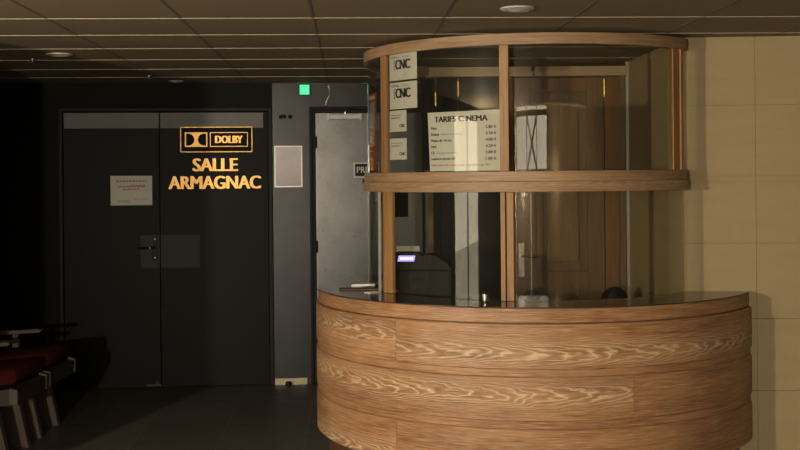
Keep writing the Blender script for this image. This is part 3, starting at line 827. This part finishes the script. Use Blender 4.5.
def office_chair(x, y, zt, label, rot):
    t = thing('office_chair', label, 'chair', (x, y, 0), rot, 'staff chairs in the booth')
    bm = bmesh.new()
    nx, nz = 10, 8
    vs = {}
    for s_ in (0, 1):
        for i in range(nx + 1):
            for k in range(nz + 1):
                u = -1 + 2 * i / nx; w_ = -1 + 2 * k / nz
                f = max(abs(u), abs(w_)); l = math.hypot(u, w_); sq = f / l if l > 1e-6 else 1
                sq = .12 + .88 * sq
                edge = max(abs(u), abs(w_)) ** 4
                vs[s_, i, k] = bm.verts.new((u * sq * .095, (-.035 if s_ == 0 else .035) * (1 - .75 * edge) - .03 * u * u, zt - .17 + w_ * sq * .17))
    for s_ in (0, 1):
        for i in range(nx):
            for k in range(nz):
                bm.faces.new((vs[s_, i, k], vs[s_, i + 1, k], vs[s_, i + 1, k + 1], vs[s_, i, k + 1]))
    for i in range(nx):
        for k in (0, nz): bm.faces.new((vs[0, i, k], vs[0, i + 1, k], vs[1, i + 1, k], vs[1, i, k]))
    for k in range(nz):
        for i in (0, nx): bm.faces.new((vs[0, i, k], vs[0, i, k + 1], vs[1, i, k + 1], vs[1, i, k]))
    obj('backrest', bm, 'black_plastic', t, smooth=60)
    bm = bmesh.new(); box(bm, -.22, .22, -.42, .02, .44, .51, .03); obj('seat', bm, 'black_plastic', t)
    bm = bmesh.new(); tube(bm, [(0, .0, .62), (0, .07, .55), (0, .05, .45), (0, -.15, .43)], .014); obj('back_bracket', bm, 'dark_frame', t, smooth=True)
    bm = bmesh.new(); cyl(bm, (0, -.2, .08), (0, -.2, .44), .025); obj('column', bm, 'dark_frame', t, smooth=True)
    for k in range(5):
        a = 2 * PI * k / 5 + .3
        bm = bmesh.new(); tube(bm, [(0, -.2, .10), (.14 * math.cos(a), -.2 + .14 * math.sin(a), .085), (.27 * math.cos(a), -.2 + .27 * math.sin(a), .06)], .018)
        lg = obj('leg', bm, 'dark_frame', t, smooth=True)
        bm = bmesh.new(); cyl(bm, (.27 * math.cos(a) - .012, -.2 + .27 * math.sin(a), .026), (.27 * math.cos(a) + .012, -.2 + .27 * math.sin(a), .026), .026); obj('castor', bm, 'black_plastic', lg, smooth=True)
    return t
office_chair(1.285, 6.90, .908, 'black staff chair whose rounded back shows right of the booth door', rad(178))
office_chair(.80, 6.98, .888, 'black staff chair whose back just clears the counter below the door handle', rad(200))

def leaflet(name, x, y, z, w, d, th, rz, mat, label, cat='leaflet'):
    bm = bmesh.new(); box(bm, -w / 2, w / 2, -d / 2, d / 2, 0, th, min(.001, th * .3))
    for v in bm.verts: v.co.z += .35 * th * math.sin(v.co.x * 30)
    return tag(obj(name, bm, mat, loc=(x, y, z), rotz=rz), label, cat)
leaflet('leaflet', -.235, 6.36, CT + .001, .21, .11, .006, rad(8), 'leaflet_brown', 'dark brown printed leaflet flat on the left end of the counter')
leaflet('leaflet', -.20, 6.58, CT + .001, .14, .10, .012, rad(-20), 'white_paper', 'white leaflet pile at the back of the left counter end')
leaflet('leaflet', -.155, 6.17, CT + .001, .07, .05, .004, rad(40), 'white_paper', 'small white paper slip beside the left oak post', 'paper slip')

# ------------------------------------------------------------------ red cinema seats at lower left
def armchair():
    """origin on the floor below the front edge; faces +x, width along y"""
    t = thing('red_armchair', None, 'seat', (0, 0, 0))
    W = .56
    bm = bmesh.new(); prism(bm, [(0, .345), (.0, .42), (-.06, .43), (-.50, .385), (-.50, .315)], .02, W - .02); obj('seat_board', bm, 'seat_board', t)
    bm = bmesh.new(); box(bm, -.52, -.015, .03, W - .03, .0, .085, .03)
    for v in bm.verts: v.co.z += .405 + .05 * (v.co.x + .5) / .5 + .012 * math.sin(PI * (v.co.y - .03) / (W - .06))
    obj('seat_cushion', bm, 'red_fabric', t, smooth=60)
    bm = bmesh.new(); box(bm, -.05, .05, .03, W - .03, 0, .52, .03)
    for v in bm.verts: v.co.x += -.52 - .22 * v.co.z; v.co.z += .42
    obj('backrest', bm, 'red_fabric', t, smooth=60)
    bm = bmesh.new()
    prism(bm, [(-.575, .36), (-.70, .96), (-.725, .96), (-.60, .36)], .02, W - .02); obj('back_board', bm, 'seat_wood', t)
    for y0 in (.165, W - .045):
        bm = bmesh.new(); prism(bm, [(-.30, .35), (-.18, .345), (-.105, 0), (-.235, 0)], y0, y0 + .05); obj('leg', bm, 'seat_wood', t)
        bm = bmesh.new(); prism(bm, [(-.62, .35), (-.52, .35), (-.56, 0), (-.66, 0)], y0, y0 + .05); obj('leg', bm, 'seat_wood', t)
    for y0 in (-.004, W - .046):
        bm = bmesh.new(); prism(bm, [(-.22, .600), (-.205, .612), (-.22, .622), (-.68, .600), (-.68, .578)], y0 - .01, y0 + .06); ar = obj('armrest', bm, 'seat_wood', t)
        bm = bmesh.new(); prism(bm, [(-.40, .40), (-.355, .40), (-.36, .588), (-.395, .586)], y0 + .005, y0 + .045); obj('arm_post', bm, 'seat_wood', ar)
        bm = bmesh.new(); prism(bm, [(-.04, .36), (.004, .345), (.004, .43), (-.04, .44)], y0, y0 + .03); obj('end_cap', bm, 'seat_wood', t)
    return t
s1 = armchair(); s1.location = (-2.10, 6.86, 0)
s1['label'] = 'red upholstered seat with wooden armrest, nearer the black double door'; s1['group'] = 'red cinema seats'
s2 = copy_tree(s1); s2.location = (-2.10, 6.27, 0)
s2['label'] = 'red upholstered seat cut by the left edge, in front of the other seat'
s1.rotation_euler.z = s2.rotation_euler.z = rad(0)

# ------------------------------------------------------------------ light
w = bpy.data.worlds.new('daylight'); SC.world = w; w.use_nodes = True
nt = w.node_tree; bg = nt.nodes['Background']
tc = N(nt, 'ShaderNodeTexCoord'); sp = N(nt, 'ShaderNodeSeparateXYZ'); nt.links.new(tc.outputs['Generated'], sp.inputs[0])
mr = N(nt, 'ShaderNodeMapRange'); mr.inputs[1].default_value = -.3; mr.inputs[2].default_value = .5
nt.links.new(sp.outputs[2], mr.inputs[0])
nt.links.new(mix_col(nt, mr.outputs[0], (1.0, .83, .60), (1.0, .89, .70)), bg.inputs[0])
bg.inputs[1].default_value = 3.0

def portal(name, loc, rot, sx, sy):
    l = bpy.data.lights.new(name, 'AREA'); l.shape = 'RECTANGLE'; l.size = sx; l.size_y = sy; l.cycles.is_portal = True
    o = bpy.data.objects.new(name, l); COL.objects.link(o); o.location = loc; o.rotation_euler = rot
portal('entrance_daylight', (-.5, -2.52, 2.30), (rad(90), 0, 0), 3.0, 1.4)
portal('side_daylight', (-4.02, 2.1, 1.235), (rad(90), 0, rad(-90)), 2.4, 1.95)

def lamp(name, loc, watts, r, col=(1, .87, .68)):
    l = bpy.data.lights.new(name, 'POINT'); l.energy = watts; l.shadow_soft_size = r; l.color = col
    o = bpy.data.objects.new(name, l); COL.objects.link(o); o.location = loc
lamp('lobby_fill_left', (-3.3, 1.2, 1.55), 350, .07)  # added fill light out of view, brightens the counter's left side
lamp('lobby_wall_lamp_right', (1.8, -2.2, 1.55), 14, .06)
lamp('lobby_wall_lamp_middle', (-1.4, -2.2, 1.55), 390, .075)

# ------------------------------------------------------------------ camera
cam = bpy.data.cameras.new('camera'); co = bpy.data.objects.new('camera', cam); COL.objects.link(co)
co.location = (0, 0, 1.57); co.rotation_euler = (rad(90), .0087, 0)
cam.sensor_fit = 'HORIZONTAL'; cam.sensor_width = 36; cam.lens = 36 * 1150 / 800
cam.shift_y = -47 / 800; cam.clip_start = .05; cam.clip_end = 100
SC.camera = co
SC.view_settings.view_transform = 'Standard'; SC.view_settings.look = 'None'
SC.view_settings.gamma = 1; SC.view_settings.use_curve_mapping = False
SC.view_settings.exposure = .87
SC.cycles.use_denoising = True
SC.cycles.max_bounces = 10; SC.cycles.diffuse_bounces = 5; SC.cycles.glossy_bounces = 5; SC.cycles.transparent_max_bounces = 16
